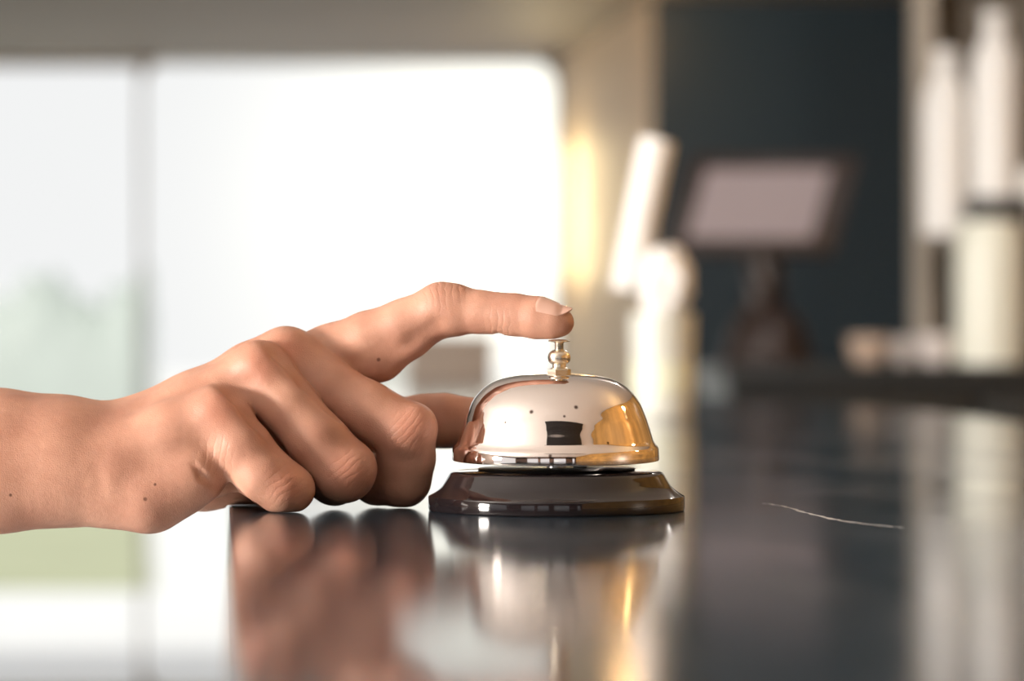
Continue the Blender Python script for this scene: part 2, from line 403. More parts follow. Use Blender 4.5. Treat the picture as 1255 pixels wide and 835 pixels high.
bm = bmesh.new(); hump(bm, at(-420, 0, 40).x, at(172, 0, 40).x, 38.6, 40.6, FZ - .08, 2.36, 3)
tag(obj('hedge', bm, M_hedge), 'tall pale green clipped hedge beyond the lawn, seen through the left window', 'hedge')
g0, g1_ = 15.3, 24
bm = bmesh.new(); prism(bm, [(at(-420, 0, g0).x, CY + g0), (at(186, 0, g0).x, CY + g0), (at(180, 0, g1_).x, CY + g1_), (at(-420, 0, g1_).x, CY + g1_)], FZ - .07, FZ - .03)
tag(obj('lawn', bm, M_grass), 'yellow green lawn in front of the hedge outside the left window', 'lawn', kind='stuff')
bm = bmesh.new(); pb = at(458, 0, 40)
lathe(bm, [(0, 0), (.28, .02), (.5, .5), (.46, 1.1), (.3, 1.6), (.12, 1.85), (0, 1.93)], 24, (pb.x, pb.y, FZ - .06))
M_bush = mat('pale_bush_leaves', (.42, .42, .36), .9, var=(3, .3))
tag(obj('bush', bm, M_bush), 'small grey bush far outside, just above the knuckles of the hand', 'bush')

# ---------------------------------------------------------------- bar counter
M_top = bpy.data.materials.new('black_polished_top'); M_top.use_nodes = True; nt = M_top.node_tree; b = nt.nodes['Principled BSDF']
b.inputs['Base Color'].default_value = (.028, .046, .064, 1); b.inputs['Roughness'].default_value = TOPROUGH; b.inputs['IOR'].default_value = TOPIOR
tc = nt.nodes.new('ShaderNodeTexCoord'); mp = nt.nodes.new('ShaderNodeMapping'); mp.inputs['Scale'].default_value = (1, .35, 1)
mp.inputs['Rotation'].default_value = (0, 0, .5)
nt.links.new(tc.outputs['Object'], mp.inputs['Vector'])
n1 = nt.nodes.new('ShaderNodeTexNoise'); n1.inputs['Scale'].default_value = 14; n1.inputs['Detail'].default_value = 6; nt.links.new(mp.outputs[0], n1.inputs['Vector'])
r1 = nt.nodes.new('ShaderNodeMapRange'); r1.inputs['From Min'].default_value = .35; r1.inputs['From Max'].default_value = .75; r1.inputs['To Min'].default_value = TOPROUGH; r1.inputs['To Max'].default_value = TOPROUGH + .07
nt.links.new(n1.outputs['Fac'], r1.inputs['Value']); nt.links.new(r1.outputs[0], b.inputs['Roughness'])
# dust and grit in the laminate: tiny pale specks, thicker on the right of the bell
vo = nt.nodes.new('ShaderNodeTexVoronoi'); vo.inputs['Scale'].default_value = 420; nt.links.new(tc.outputs['Object'], vo.inputs['Vector'])
vl = nt.nodes.new('ShaderNodeMath'); vl.operation = 'LESS_THAN'; vl.inputs[1].default_value = .11; nt.links.new(vo.outputs['Distance'], vl.inputs[0])
n2 = nt.nodes.new('ShaderNodeTexNoise'); n2.inputs['Scale'].default_value = 26; n2.inputs['Detail'].default_value = 3; nt.links.new(tc.outputs['Object'], n2.inputs['Vector'])
r2 = nt.nodes.new('ShaderNodeMapRange'); r2.inputs['From Min'].default_value = .5; r2.inputs['From Max'].default_value = .72; nt.links.new(n2.outputs['Fac'], r2.inputs['Value'])
sx = nt.nodes.new('ShaderNodeSeparateXYZ'); nt.links.new(tc.outputs['Object'], sx.inputs[0])
rx = nt.nodes.new('ShaderNodeMapRange'); rx.inputs['From Min'].default_value = .02; rx.inputs['From Max'].default_value = .07; nt.links.new(sx.outputs['X'], rx.inputs['Value'])
m1 = nt.nodes.new('ShaderNodeMath'); m1.operation = 'MULTIPLY'; nt.links.new(vl.outputs[0], m1.inputs[0]); nt.links.new(r2.outputs[0], m1.inputs[1])
m2 = nt.nodes.new('ShaderNodeMath'); m2.operation = 'MULTIPLY'; nt.links.new(m1.outputs[0], m2.inputs[0]); nt.links.new(rx.outputs[0], m2.inputs[1])
mx = nt.nodes.new('ShaderNodeMix'); mx.data_type = 'RGBA'; mx.inputs[6].default_value = (.028, .046, .064, 1); mx.inputs[7].default_value = (.6, .57, .53, 1)
nt.links.new(m2.outputs[0], mx.inputs[0])
mp2 = nt.nodes.new('ShaderNodeMapping'); mp2.inputs['Scale'].default_value = (3.2, 1.6, 1); mp2.inputs['Rotation'].default_value = (0, 0, -.9); nt.links.new(tc.outputs['Object'], mp2.inputs['Vector'])
n4 = nt.nodes.new('ShaderNodeTexNoise'); n4.inputs['Scale'].default_value = 3.2; n4.inputs['Detail'].default_value = 5; n4.inputs['Distortion'].default_value = .6; nt.links.new(mp2.outputs[0], n4.inputs['Vector'])
r4 = nt.nodes.new('ShaderNodeMapRange'); r4.inputs['From Min'].default_value = .5; r4.inputs['From Max'].default_value = .72; r4.inputs['To Max'].default_value = .22; nt.links.new(n4.outputs['Fac'], r4.inputs['Value'])
m5 = nt.nodes.new('ShaderNodeMath'); m5.operation = 'MULTIPLY'; nt.links.new(r4.outputs[0], m5.inputs[0]); nt.links.new(rx.outputs[0], m5.inputs[1])
mx5 = nt.nodes.new('ShaderNodeMix'); mx5.data_type = 'RGBA'; mx5.inputs[7].default_value = (.42, .41, .41, 1)
nt.links.new(m5.outputs[0], mx5.inputs[0]); nt.links.new(mx.outputs[2], mx5.inputs[6]); nt.links.new(mx5.outputs[2], b.inputs['Base Color'])
def catmull(P, n=10):
    out = []
    for i in range(len(P) - 1):
        p0, p1, p2, p3 = [Vector(P[k]) for k in (max(i - 1, 0), i, i + 1, min(i + 2, len(P) - 1))]
        for k in range(n):
            t = k / n; out.append(.5 * ((2 * p1) + (p2 - p0) * t + (2 * p0 - 5 * p1 + 4 * p2 - p3) * t * t + (3 * p1 - p0 - 3 * p2 + p3) * t ** 3))
    out.append(Vector(P[-1])); return out
def plan(px, py):                            # a point of the bar's outline on its top plane
    d = CZ * FPX / (py - HY); p = at(px, py, d); return (p.x, p.y)
right = [(.66, -.75), (.60, -.2), (.50, .5), plan(1330, 540), plan(1255, 519), plan(1160, 507), plan(1060, 499), plan(960, 493), plan(860, 488), plan(700, 478), plan(590, 468)]
right = [tuple(v)[:2] for v in catmull([(p[0], p[1], 0) for p in right], 8)]
left = [(CX - .1049 * d, CY + d) for d in (6.3, 5, 4, 3, 2, 1.5, 1.2, 1, .8, .6, .45, .3, .18)]
bc = empty('bar_counter', (0, .8, FZ)); tag(bc, 'long black glossy bar counter with a scratched top, under the bell', 'counter')
bc_inv = Matrix.Translation((0, -.8, -FZ))
def child_obj(name, bm, m, root, **k):
    bm.transform(Matrix.Translation(-Vector(root.location))); return obj(name, bm, m, root, **k)
outline = right + left
bm = bmesh.new(); prism(bm, outline, -.035, 0, .0012, 2); child_obj('worktop', bm, M_top, bc, smooth=False)
cxm = lambda p: (p[0] * .0, p[1])
body = [(x - .05, y) for x, y in right[:-6]] + [(x + .06, y - .05) for x, y in left[1:-1]]
bm = bmesh.new(); prism(bm, body, FZ + .002, -.036, 0); child_obj('front_panel', bm, mat('dark_bar_panel', (.03, .03, .032), .5), bc)
# a long pale scratch across the top
M_scr = mat('pale_scratch', (.33, .31, .30), .7)
bm = bmesh.new()
pts = [(935, 617), (960, 621), (1000, 632), (1050, 641), (1110, 647)]
pp = [Vector((*plan(*p), 0)) for p in pts]; pp = [p + Vector((random.uniform(-.0008, .0008), random.uniform(-.0012, .0012), 0)) for p in catmull(pp, 9)]
va = []
for i, p in enumerate(pp):
    t = i / (len(pp) - 1); wd = .0007 * (math.sin(math.pi * min(max(t, .05), .95)) * (.45 + .9 * random.random()) + .15)
    d = (pp[min(i + 1, len(pp) - 1)] - pp[max(i - 1, 0)]).normalized(); nn = Vector((-d.y, d.x, 0)) * wd * (1 + .5 * random.random())
    va.append([bm.verts.new(p + nn + Vector((0, 0, .00004))), bm.verts.new(p - nn + Vector((0, 0, .00004))), bm.verts.new(p - nn - Vector((0, 0, .0002))), bm.verts.new(p + nn - Vector((0, 0, .0002)))])
for a, c in zip(va, va[1:]):
    for k in range(4): bm.faces.new((a[k], a[(k + 1) % 4], c[(k + 1) % 4], c[k]))
bm.faces.new(va[0]); bm.faces.new(va[-1])
so = child_obj('scratch', bm, M_scr, bc, smooth=False); so['label'] = 'pale scratch'

# ---------------------------------------------------------------- the call bell
S = .9 / FPX                                 # metres per pixel at the bell
def prof(pts): return [(r * S, z * S) for r, z in pts]
M_chrome = mat('polished_nickel', (.80, .73, .69), .035, 1)
M_black = mat('black_lacquer', (.011, .008, .009), .06, 0, 1.55)
M_brass = mat('pale_brass', (.76, .69, .57), .27, 1)
M_steel = mat('dark_steel', (.10, .095, .09), .3, 1)
bell = empty('call_bell', (0, 0, 0)); tag(bell, 'round silver service bell with a black base and brass button, on the black bar', 'bell')
bm = bmesh.new()
lathe(bm, prof([(0, 0), (154, 0), (156.3, .8), (157, 3), (157, 16), (156.4, 17.6)]) + prof(smoothprof([(156.4, 17.6), (149, 22), (141, 28.5), (136, 36), (132, 43)], 6)) + prof([(130, 45.6), (127, 47), (123, 47.8), (60, 50), (0, 50)]), 160)
base = obj('base', bm, M_black, bell, ang=28)
bm = bmesh.new(); lathe(bm, prof([(0, 49), (96, 49.2), (97, 50.5), (95, 51.5), (0, 52.5)]), 96); obj('sound_plate', bm, M_steel, bell)
bm = bmesh.new(); lathe(bm, prof([(0, 50), (12, 50), (12, 62), (9, 62.5), (7, 150), (0, 150)]), 32); obj('post', bm, mat('zinc_steel', (.6, .6, .58), .25, 1), bell)
bm = bmesh.new(); box(bm, (20 * S, -26 * S, 52 * S), (37 * S, -14 * S, 64 * S), .0006); obj('striker', bm, bpy.data.materials['zinc_steel'], bell)
tilt = Matrix.Translation((0, 0, .018)) @ Matrix.Rotation(D(1.6), 4, 'X') @ Matrix.Translation((-.0003, 0, -.018))
out = [(126.6, 61.5), (127, 63), (126.2, 76), (125, 78.2), (122.6, 80.5), (121, 83)]
dome = prof(out) + prof(smoothprof([(119.5, 86), (117, 94), (113.6, 105), (109.3, 117), (101.5, 134), (88, 149.5), (71, 159.3), (48, 164.8), (22, 166.8), (0, 167.3)], 8))
inner = [(max(r - 4 * S, 0), z - 3.2 * S) for r, z in dome[6:]][::-1]
bm = bmesh.new(); lathe(bm, dome + inner + prof([(121, 77), (122, 62), (126.6, 61.5)]), 192, M=tilt)
bmesh.ops.remove_doubles(bm, verts=bm.verts[:], dist=1e-6)
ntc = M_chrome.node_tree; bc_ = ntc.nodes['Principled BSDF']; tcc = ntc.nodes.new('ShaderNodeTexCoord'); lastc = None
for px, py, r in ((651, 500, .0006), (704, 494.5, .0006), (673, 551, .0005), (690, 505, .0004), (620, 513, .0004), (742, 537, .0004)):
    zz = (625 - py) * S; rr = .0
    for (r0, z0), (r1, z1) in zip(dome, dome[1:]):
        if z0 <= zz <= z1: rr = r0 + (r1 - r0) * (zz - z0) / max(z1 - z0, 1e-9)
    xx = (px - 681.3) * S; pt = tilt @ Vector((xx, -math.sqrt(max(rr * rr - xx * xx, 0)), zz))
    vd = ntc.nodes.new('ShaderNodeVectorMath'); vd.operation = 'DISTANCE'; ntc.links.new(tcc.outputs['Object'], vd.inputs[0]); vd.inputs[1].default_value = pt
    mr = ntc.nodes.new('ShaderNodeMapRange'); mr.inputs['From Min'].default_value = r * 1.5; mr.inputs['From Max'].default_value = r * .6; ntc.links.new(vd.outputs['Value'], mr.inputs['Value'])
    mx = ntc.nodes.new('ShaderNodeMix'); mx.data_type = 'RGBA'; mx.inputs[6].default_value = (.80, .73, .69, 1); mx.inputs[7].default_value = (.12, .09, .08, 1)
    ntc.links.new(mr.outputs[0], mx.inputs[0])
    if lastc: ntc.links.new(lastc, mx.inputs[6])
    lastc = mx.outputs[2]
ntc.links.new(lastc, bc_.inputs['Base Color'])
dm = obj('dome', bm, M_chrome, bell, ang=40); dm['label'] = 'polished silver dome'
T2 = Matrix.Translation((.0009, 0, 0))
bm = bmesh.new(); TN = T2 @ Matrix.Translation((0, 0, -4.2 * S))
lathe(bm, prof([(0, 160), (11.3, 160.5), (11.6, 161), (11.6, 165), (11, 165.8), (8, 166), (8, 167), (11.6, 167.4), (12, 170), (0, 170)]), 48, M=TN)
hexp = [(.0009 + 14.8 * S * math.cos(D(60 * k + 12)), 14.8 * S * math.sin(D(60 * k + 12))) for k in range(6)]
prism(bm, hexp, 165.3 * S, 172.8 * S, .0003, 2)
lathe(bm, prof([(0, 176), (10.8, 176), (11, 177.6), (9.2, 178.4), (8.4, 179), (8.4, 182.5), (9.5, 183)]) + prof(smoothprof([(9.5, 183), (12.8, 186), (14, 191), (12.8, 196), (9, 199.5), (5.6, 200.6)], 6)) + [(0, 200.6 * S)], 64, M=TN)
nut = obj('nut', bm, M_brass, bell, ang=30)
bm = bmesh.new()
lathe(bm, prof([(0, 190), (5.4, 190), (5.4, 204), (6.4, 205.4), (12.8, 206.3), (13.6, 207.2), (12.8, 208), (8, 208.9), (0, 209.2)]), 64, M=T2)
obj('button', bm, M_brass, bell, ang=40)

# ---------------------------------------------------------------- the person: hand and forearm
M_skin = bpy.data.materials.new('skin'); M_skin.use_nodes = True; nt = M_skin.node_tree; b = nt.nodes['Principled BSDF']
b.inputs['Roughness'].default_value = .48; b.inputs['Subsurface Weight'].default_value = .14; b.inputs['Subsurface Radius'].default_value = (1, .35, .18); b.inputs['Subsurface Scale'].default_value = .004
b.inputs['Specular IOR Level'].default_value = .4
hme, W = build_hand_mesh(HVOX)
tc = nt.nodes.new('ShaderNodeTexCoord')
nz = nt.nodes.new('ShaderNodeTexNoise'); nz.inputs['Scale'].default_value = 55; nz.inputs['Detail'].default_value = 6; nt.links.new(tc.outputs['Object'], nz.inputs['Vector'])
cr = nt.nodes.new('ShaderNodeValToRGB'); cr.color_ramp.elements[0].position = .3; cr.color_ramp.elements[1].position = .72
cr.color_ramp.elements[0].color = (*SKIN_A, 1); cr.color_ramp.elements[1].color = (*SKIN_B, 1); nt.links.new(nz.outputs['Fac'], cr.inputs['Fac'])
last = cr.outputs['Color']
def spot(last, p, r0, r1, col, amt):         # pigment around a point of the skin
    vd = nt.nodes.new('ShaderNodeVectorMath'); vd.operation = 'DISTANCE'; nt.links.new(tc.outputs['Object'], vd.inputs[0]); vd.inputs[1].default_value = p
    mr = nt.nodes.new('ShaderNodeMapRange'); mr.interpolation_type = 'SMOOTHSTEP'; mr.inputs['From Min'].default_value = r1; mr.inputs['From Max'].default_value = r0; mr.inputs['To Max'].default_value = amt
    nt.links.new(vd.outputs['Value'], mr.inputs['Value'])
    mx = nt.nodes.new('ShaderNodeMix'); mx.data_type = 'RGBA'; mx.inputs[7].default_value = (*col, 1)
    nt.links.new(mr.outputs[0], mx.inputs[0]); nt.links.new(last, mx.inputs[6]); return mx.outputs[2]
RED = (.46, .17, .105)
for q, r in (((269, 505, -22), 10), ((318, 450, -10), 10), ((352, 425, 3), 9), ((352, 592, -24), 11), ((424, 582, -14), 11), ((505, 527, -4), 11)):
    last = spot(last, [float(c) / 1000 for c in W(*q)], .001, r / 1000, RED, .55)
from mathutils.bvhtree import BVHTree
bvh = BVHTree.FromPolygons([v.co.copy() for v in hme.vertices], [tuple(p.vertices) for p in hme.polygons])
eye = Vector((CX, CY, CZ))
def onskin(px, py):
    d = (at(px, py, 1) - eye).normalized(); h = bvh.ray_cast(eye, d); return h[0], h[1]
for px, py, r in ((178, 612, .0007), (190, 594, .0005), (13, 607, .0006), (464, 441, .0007)):
    h, _ = onskin(px, py)
    if h: last = spot(last, h, r * .5, r * 1.3, (.13, .05, .03), .85)
nt.links.new(last, b.inputs['Base Color'])
# pores and fine lines
n2 = nt.nodes.new('ShaderNodeTexVoronoi'); n2.inputs['Scale'].default_value = 1500; n2.feature = 'DISTANCE_TO_EDGE'; nt.links.new(tc.outputs['Object'], n2.inputs['Vector'])
n3 = nt.nodes.new('ShaderNodeTexNoise'); n3.inputs['Scale'].default_value = 350; n3.inputs['Detail'].default_value = 5; nt.links.new(tc.outputs['Object'], n3.inputs['Vector'])
ma = nt.nodes.new('ShaderNodeMath'); ma.operation = 'MULTIPLY_ADD'; ma.inputs[1].default_value = .6
nt.links.new(n2.outputs['Distance'], ma.inputs[0]); nt.links.new(n3.outputs['Fac'], ma.inputs[2])
hsum = ma.outputs[0]
def wrinkles(hsum, c, r, axis, freq, amt):   # fine folds across a finger joint
    vd = nt.nodes.new('ShaderNodeVectorMath'); vd.operation = 'DISTANCE'; nt.links.new(tc.outputs['Object'], vd.inputs[0]); vd.inputs[1].default_value = c
    mr = nt.nodes.new('ShaderNodeMapRange'); mr.interpolation_type = 'SMOOTHSTEP'; mr.inputs['From Min'].default_value = r; mr.inputs['From Max'].default_value = r * .3; mr.inputs['To Max'].default_value = amt
    nt.links.new(vd.outputs['Value'], mr.inputs['Value'])
    dn = nt.nodes.new('ShaderNodeVectorMath'); dn.operation = 'DOT_PRODUCT'; nt.links.new(tc.outputs['Object'], dn.inputs[0]); dn.inputs[1].default_value = axis
    ns = nt.nodes.new('ShaderNodeTexNoise'); ns.inputs['Scale'].default_value = 160; ns.inputs['Detail'].default_value = 2; nt.links.new(tc.outputs['Object'], ns.inputs['Vector'])
    a = nt.nodes.new('ShaderNodeMath'); a.operation = 'MULTIPLY_ADD'; a.inputs[1].default_value = .0035; nt.links.new(ns.outputs['Fac'], a.inputs[0]); nt.links.new(dn.outputs['Value'], a.inputs[2])
    m = nt.nodes.new('ShaderNodeMath'); m.operation = 'MULTIPLY'; m.inputs[1].default_value = freq; nt.links.new(a.outputs[0], m.inputs[0])
    sn = nt.nodes.new('ShaderNodeMath'); sn.operation = 'SINE'; nt.links.new(m.outputs[0], sn.inputs[0])
    ab = nt.nodes.new('ShaderNodeMath'); ab.operation = 'ABSOLUTE'; nt.links.new(sn.outputs[0], ab.inputs[0])
    pw = nt.nodes.new('ShaderNodeMath'); pw.operation = 'POWER'; pw.inputs[1].default_value = .35; nt.links.new(ab.outputs[0], pw.inputs[0])
    f = nt.nodes.new('ShaderNodeMath'); f.operation = 'MULTIPLY_ADD'; nt.links.new(pw.outputs[0], f.inputs[0]); nt.links.new(mr.outputs[0], f.inputs[1]); nt.links.new(hsum, f.inputs[2])
    return f.outputs[0]
for q, ax3, r in (((360, 592, -24), (.62, 0, -.78), 13), ((432, 580, -14), (.66, 0, -.75), 13), ((508, 528, -4), (.8, 0, -.6), 13), ((545, 360, 8), (.97, 0, .1), 11), ((268, 562, -20), (.9, 0, -.2), 11), ((610, 400, 0), (1, 0, 0), 8)):
    hsum = wrinkles(hsum, [float(c) / 1000 for c in W(*q)], r / 1000, ax3, 1400, .9)
bp = nt.nodes.new('ShaderNodeBump'); bp.inputs['Strength'].default_value = .3; bp.inputs['Distance'].default_value = .0006
nt.links.new(hsum, bp.inputs['Height']); nt.links.new(bp.outputs['Normal'], b.inputs['Normal'])
person = link('person', hme, M_skin, smooth=False)
tag(person, 'right hand and bare forearm of a person, index finger pressing the bell button', 'person')
# index nail: a curved plate laid on the finger tip
M_nail = mat('fingernail', (.66, .40, .31), .22, coat=.4)
A0, A1 = Vector(W(656.5, 388.5, 2.7)) / 1000, Vector(W(700, 395.5, -.8)) / 1000
u = (A1 - A0).normalized(); up = Vector((0, -.36, .93)); up = (up - u * up.dot(u)).normalized(); sd = u.cross(up)
bm = bmesh.new(); nu, nv = 20, 16; g = []
for i in range(nu + 1):
    row = []
    t = i / nu
    for j in range(nv + 1):
        s = -1 + 2 * j / nv
        half = .0049 * (1 - .10 * (1 - t))
        end = 1 - .30 * s * s
        tt = .04 + (t * end) * .96 + (.10 * s * s) * (1 - t)
        a = s * D(52)
        o_ = A0.lerp(A1, tt)
        p0 = o_ + sd * (math.sin(a) * .0056)
        h = bvh.ray_cast(p0 + (up * math.cos(a) + sd * math.sin(a) * .6) * .02, -(up * math.cos(a) + sd * math.sin(a) * .6).normalized())
        row.append((p0, a, tt, h))
    g.append(row)
vs = []
for i in range(nu + 1):
    r_ = []
    for j in range(nv + 1):
        p0, a, tt, h = g[i][j]
        dr_ = (up * math.cos(a) + sd * math.sin(a)).normalized(); c_ = A0.lerp(A1, min(tt, .93))
        hh = bvh.ray_cast(c_ + dr_ * .03, -dr_)
        rr = (hh[0] - c_).length if hh[0] else .0055
        rr = max(rr, .0056 - .0008 * tt) + .00018 - (.0004 * max(0, .12 - tt) / .12)
        r_.append(A0.lerp(A1, tt) + dr_ * rr)
    vs.append(r_)
top = [[bm.verts.new(p) for p in r_] for r_ in vs]
bot = [[bm.verts.new(p - up * .0005) for p in r_] for r_ in vs]
for i in range(nu):
    for j in range(nv):
        bm.faces.new((top[i][j], top[i + 1][j], top[i + 1][j + 1], top[i][j + 1])); bm.faces.new((bot[i][j], bot[i][j + 1], bot[i + 1][j + 1], bot[i + 1][j]))
for i in range(nu):
    for j in (0, nv): bm.faces.new((top[i][j], bot[i][j], bot[i + 1][j], top[i + 1][j]))
for j in range(nv):
    for i in (0, nu): bm.faces.new((top[i][j], top[i][j + 1], bot[i][j + 1], bot[i][j]))
nl = obj('fingernail', bm, M_nail, person, ang=60); nl['label'] = 'pale pink fingernail'

# ---------------------------------------------------------------- things further along the bar and behind it
M_porc = mat('white_porcelain', (.82, .81, .79), .25)
# tumbler with a rolled white paper in it
d = 2.3; pc = plan(812, HY + CZ * FPX / d); k = d / FPX
tb = empty('tumbler', (pc[0], pc[1], 0)); tag(tb, 'frosted white tumbler on the bar behind the bell, holding a rolled paper', 'tumbler')
bm = bmesh.new(); R = 41 * k; H = 128 * k
lathe(bm, [(0, .0005), (R * .86, .0005), (R * .9, .002), (R, H - .001), (R - .001, H), (R - .0022, H - .001), (R * .86, .005), (0, .005)], 48)
M_frost = mat('frosted_white_glass', (.86, .87, .80), .35, trans=.25)
obj('cup', bm, M_frost, tb)
bm = bmesh.new(); lathe(bm, [(R * .915, .02), (R * .95, .0205), (R * .965, .048), (R * .93, .0485)], 48); o = obj('band', bm, mat('pale_green_band', (.80, .82, .66), .4), tb); o['label'] = 'pale green band'
M_paper = mat('white_paper', (.86, .84, .82), .8)
pr = empty('napkin', (pc[0], pc[1], H * .35)); tag(pr, 'crumpled white napkin bulging out of the frosted tumbler', 'napkin')
bm = bmesh.new()
def blob(bm, c, r, seed, amp=.12):
    t = bmesh.new(); bmesh.ops.create_icosphere(t, subdivisions=4, radius=1)
    for v in t.verts:
        q = v.co.copy(); f = 1 + amp * (math.sin(5 * q.x + seed) * math.sin(6 * q.y + 2 * seed) + .6 * math.sin(11 * q.z + 9 * q.x + seed))
        v.co = Vector((c[0] + q.x * r[0] * f, c[1] + q.y * r[1] * f, c[2] + q.z * r[2] * f))
    me = bpy.data.meshes.new('t'); t.to_mesh(me); t.free(); bm.from_mesh(me); bpy.data.meshes.remove(me)
zt = CZ - (340 - HY) * k
blob(bm, (.004, 0, zt - 8 * k - H * .35), (32 * k, 32 * k, 46 * k), 2.1); obj('folded_paper', bm, M_paper, pr)
rp = empty('paper_roll', (pc[0], pc[1], .02)); tag(rp, 'rolled white paper leaning out of the frosted tumbler, top tilted right', 'paper roll')
bm = bmesh.new()
a0 = at(775, 320, d + .012); a1 = at(806, 172, d + .012)
ax_ = (a1 - a0); pts = [a0 - ax_ * .25, a0, a0 + ax_ * .5, a1]
tube(bm, [p - Vector((pc[0], pc[1], .02)) for p in pts], [19 * k, 21 * k, 22 * k, 22 * k], 28)
obj('sheet', bm, M_paper, rp)
bm = bmesh.new(); tube(bm, [a1 - ax_ * .02 - Vector((pc[0], pc[1], .02)), a1 + ax_ * .01 - Vector((pc[0], pc[1], .02))], [14 * k, 12 * k], 20); obj('roll_core', bm, M_paper, rp)
# wooden box at the far end of the bar
d = 6.0; k = d / FPX
p0, p1 = at(500, 466, d), at(604, 411, d); z0 = 0.001
bx = empty('wooden_box', ((p0.x + p1.x) / 2 - .0, p0.y, 0)); 
bx_lab = 'pale brown wooden box at the far end of the bar, below the index finger'
M_wood = mat('pale_brown_wood', (.42, .34, .28), .6, var=(6, .2))
hw = (p1.x - p0.x) / 2; hz = p1.z
bm = bmesh.new()
box(bm, (-hw, -.09, 0), (hw, -.078, hz * .8), .002); box(bm, (-hw, .078, 0), (hw, .09, hz * .8), .002)
box(bm, (-hw, -.078, 0), (-hw + .012, .078, hz * .8), .002); box(bm, (hw - .012, -.078, 0), (hw, .078, hz * .8), .002); box(bm, (-hw + .012, -.078, 0), (hw - .012, .078, .01))
obj('crate', bm, M_wood, bx)
bm = bmesh.new(); box(bm, (-hw - .004, -.094, hz * .8), (hw + .004, .094, hz), .003); obj('lid', bm, M_wood, bx)
tag(bx, bx_lab, 'box')

# back bar: a dark cabinet under the till, and the shelving
d = 5.2; k = d / FPX
BT = at(0, 447, d).z                         # top of the back bar
xb0, xb1 = at(872, 0, d).x, at(1420, 0, d).x
bb = empty('back_bar', ((xb0 + xb1) / 2, CY + 5.2, FZ)); tag(bb, 'long dark low cabinet behind the bar, carrying the till and the shelves', 'cabinet')
M_cab = mat('black_cabinet', (.014, .017, .019), .4, var=(4, .2))
bm = bmesh.new(); box(bm, (xb0, CY + 4.78, FZ + .06), (xb1, CY + 5.6, BT - .03)); child_obj('body', bm, M_cab, bb)
bm = bmesh.new(); box(bm, (xb0 - .01, CY + 4.74, BT - .03), (xb1, CY + 5.62, BT), .003); child_obj('top_board', bm, M_cab, bb)
for i in range(2):
    xa = xb0 + .02 + i * (xb1 - xb0) / 2; xe = xa + (xb1 - xb0) / 2 - .04
    bm = bmesh.new(); box(bm, (xa, CY + 4.755, FZ + .1), (xe, CY + 4.78, BT - .06), .003); dr = child_obj('door', bm, M_cab, bb)
    bm = bmesh.new(); xh = xe - .05 if i == 0 else xa + .05
    tube(bm, [(xh, CY + 4.735, -.3), (xh, CY + 4.735, -.18)], .006); tube(bm, [(xh, CY + 4.76, -.28), (xh, CY + 4.735, -.28)], .004); tube(bm, [(xh, CY + 4.76, -.2), (xh, CY + 4.735, -.2)], .004)
    bm.transform(Matrix.Translation(-Vector(bb.location))); obj('handle', bm, M_steel, dr)
# till: tilted screen on a neck and round foot
tc_ = at(930, 250, d)
till = empty('till', (at(940, 0, d).x, CY + d, BT)); tag(till, 'till with a tilted pale grey screen on a round brown stand', 'till')
M_bez = mat('dark_brown_plastic', (.028, .016, .013), .4)
M_scr2 = bpy.data.materials.new('lit_grey_screen'); M_scr2.use_nodes = True; q = M_scr2.node_tree.nodes['Principled BSDF']
q.inputs['Base Color'].default_value = (.12, .1, .1, 1); q.inputs['Roughness'].default_value = .7; q.inputs['Emission Color'].default_value = (.36, .27, .26, 1); q.inputs['Emission Strength'].default_value = SCREEN
Mt = Matrix.Translation(tc_ - Vector(till.location)) @ Matrix(((1, 0, .3, 0), (0, 1, 0, 0), (0, 0, 1, 0), (0, 0, 0, 1))) @ Matrix.Rotation(D(-14), 4, 'X')
sw, sh = 76 * k, 44 * k
bm = bmesh.new(); box(bm, (-sw - .035, 0, -sh - .03), (sw + .05, .03, sh + .03), .006, Mt); obj('screen_frame', bm, M_bez, till)
bm = bmesh.new(); box(bm, (-sw, -.003, -sh), (sw, .002, sh), .001, Mt); o = obj('screen', bm, M_scr2, till); o['label'] = 'pale grey lit screen'
bm = bmesh.new(); tube(bm, [(0, .05, .05), (0, .04, .16), tuple(tc_ - Vector(till.location) + Vector((0, .04, -.03)))], [.05, .035, .035], 20); obj('neck', bm, M_bez, till)
bm = bmesh.new(); lathe(bm, smoothprof([(0.001, .115), (.035, .11), (.062, .085), (.078, .05), (.086, .012), (.086, 0), (0.0, 0)], 5), 48); obj('foot', bm, M_bez, till)

# shelving on the right with white vessels
d = 5.0; k = d / FPX
sx0 = at(1115, 0, d + .2).x; sx1 = at(1400, 0, d).x
sh_ = empty('shelving_unit', ((sx0 + sx1) / 2, CY + d + .05, BT)); tag(sh_, 'beige shelving unit with white vessels on the right of the dark wall', 'shelving')
M_shelf = mat('beige_grey_shelf', (.40, .35, .29), .6, var=(4, .15))
M_sback = mat('grey_beige_back', (.19, .17, .145), .7, var=(5, .25))
zs = at(0, 288, d).z; ztop2 = CEIL + .015
bm = bmesh.new(); box(bm, (sx0, CY + d + .09, BT), (sx0 + 20 * k, CY + d + .2, ztop2), .003); child_obj('side_panel', bm, M_shelf, sh_)
bm = bmesh.new(); box(bm, (sx1 - 20 * k, CY + d + .09, BT), (sx1, CY + d + .2, ztop2), .003); child_obj('side_panel', bm, M_shelf, sh_)
bm = bmesh.new(); box(bm, (sx0 + 20 * k, CY + d + .18, BT), (sx1 - 20 * k, CY + d + .2, ztop2)); child_obj('back_panel', bm, M_sback, sh_)
for zz in (zs - .015, at(0, -20, d).z):
    bm = bmesh.new(); box(bm, (sx0 + 20 * k, CY + d - .09, zz), (sx1 - 20 * k, CY + d + .18, zz + .014), .002); child_obj('shelf', bm, M_shelf, sh_)
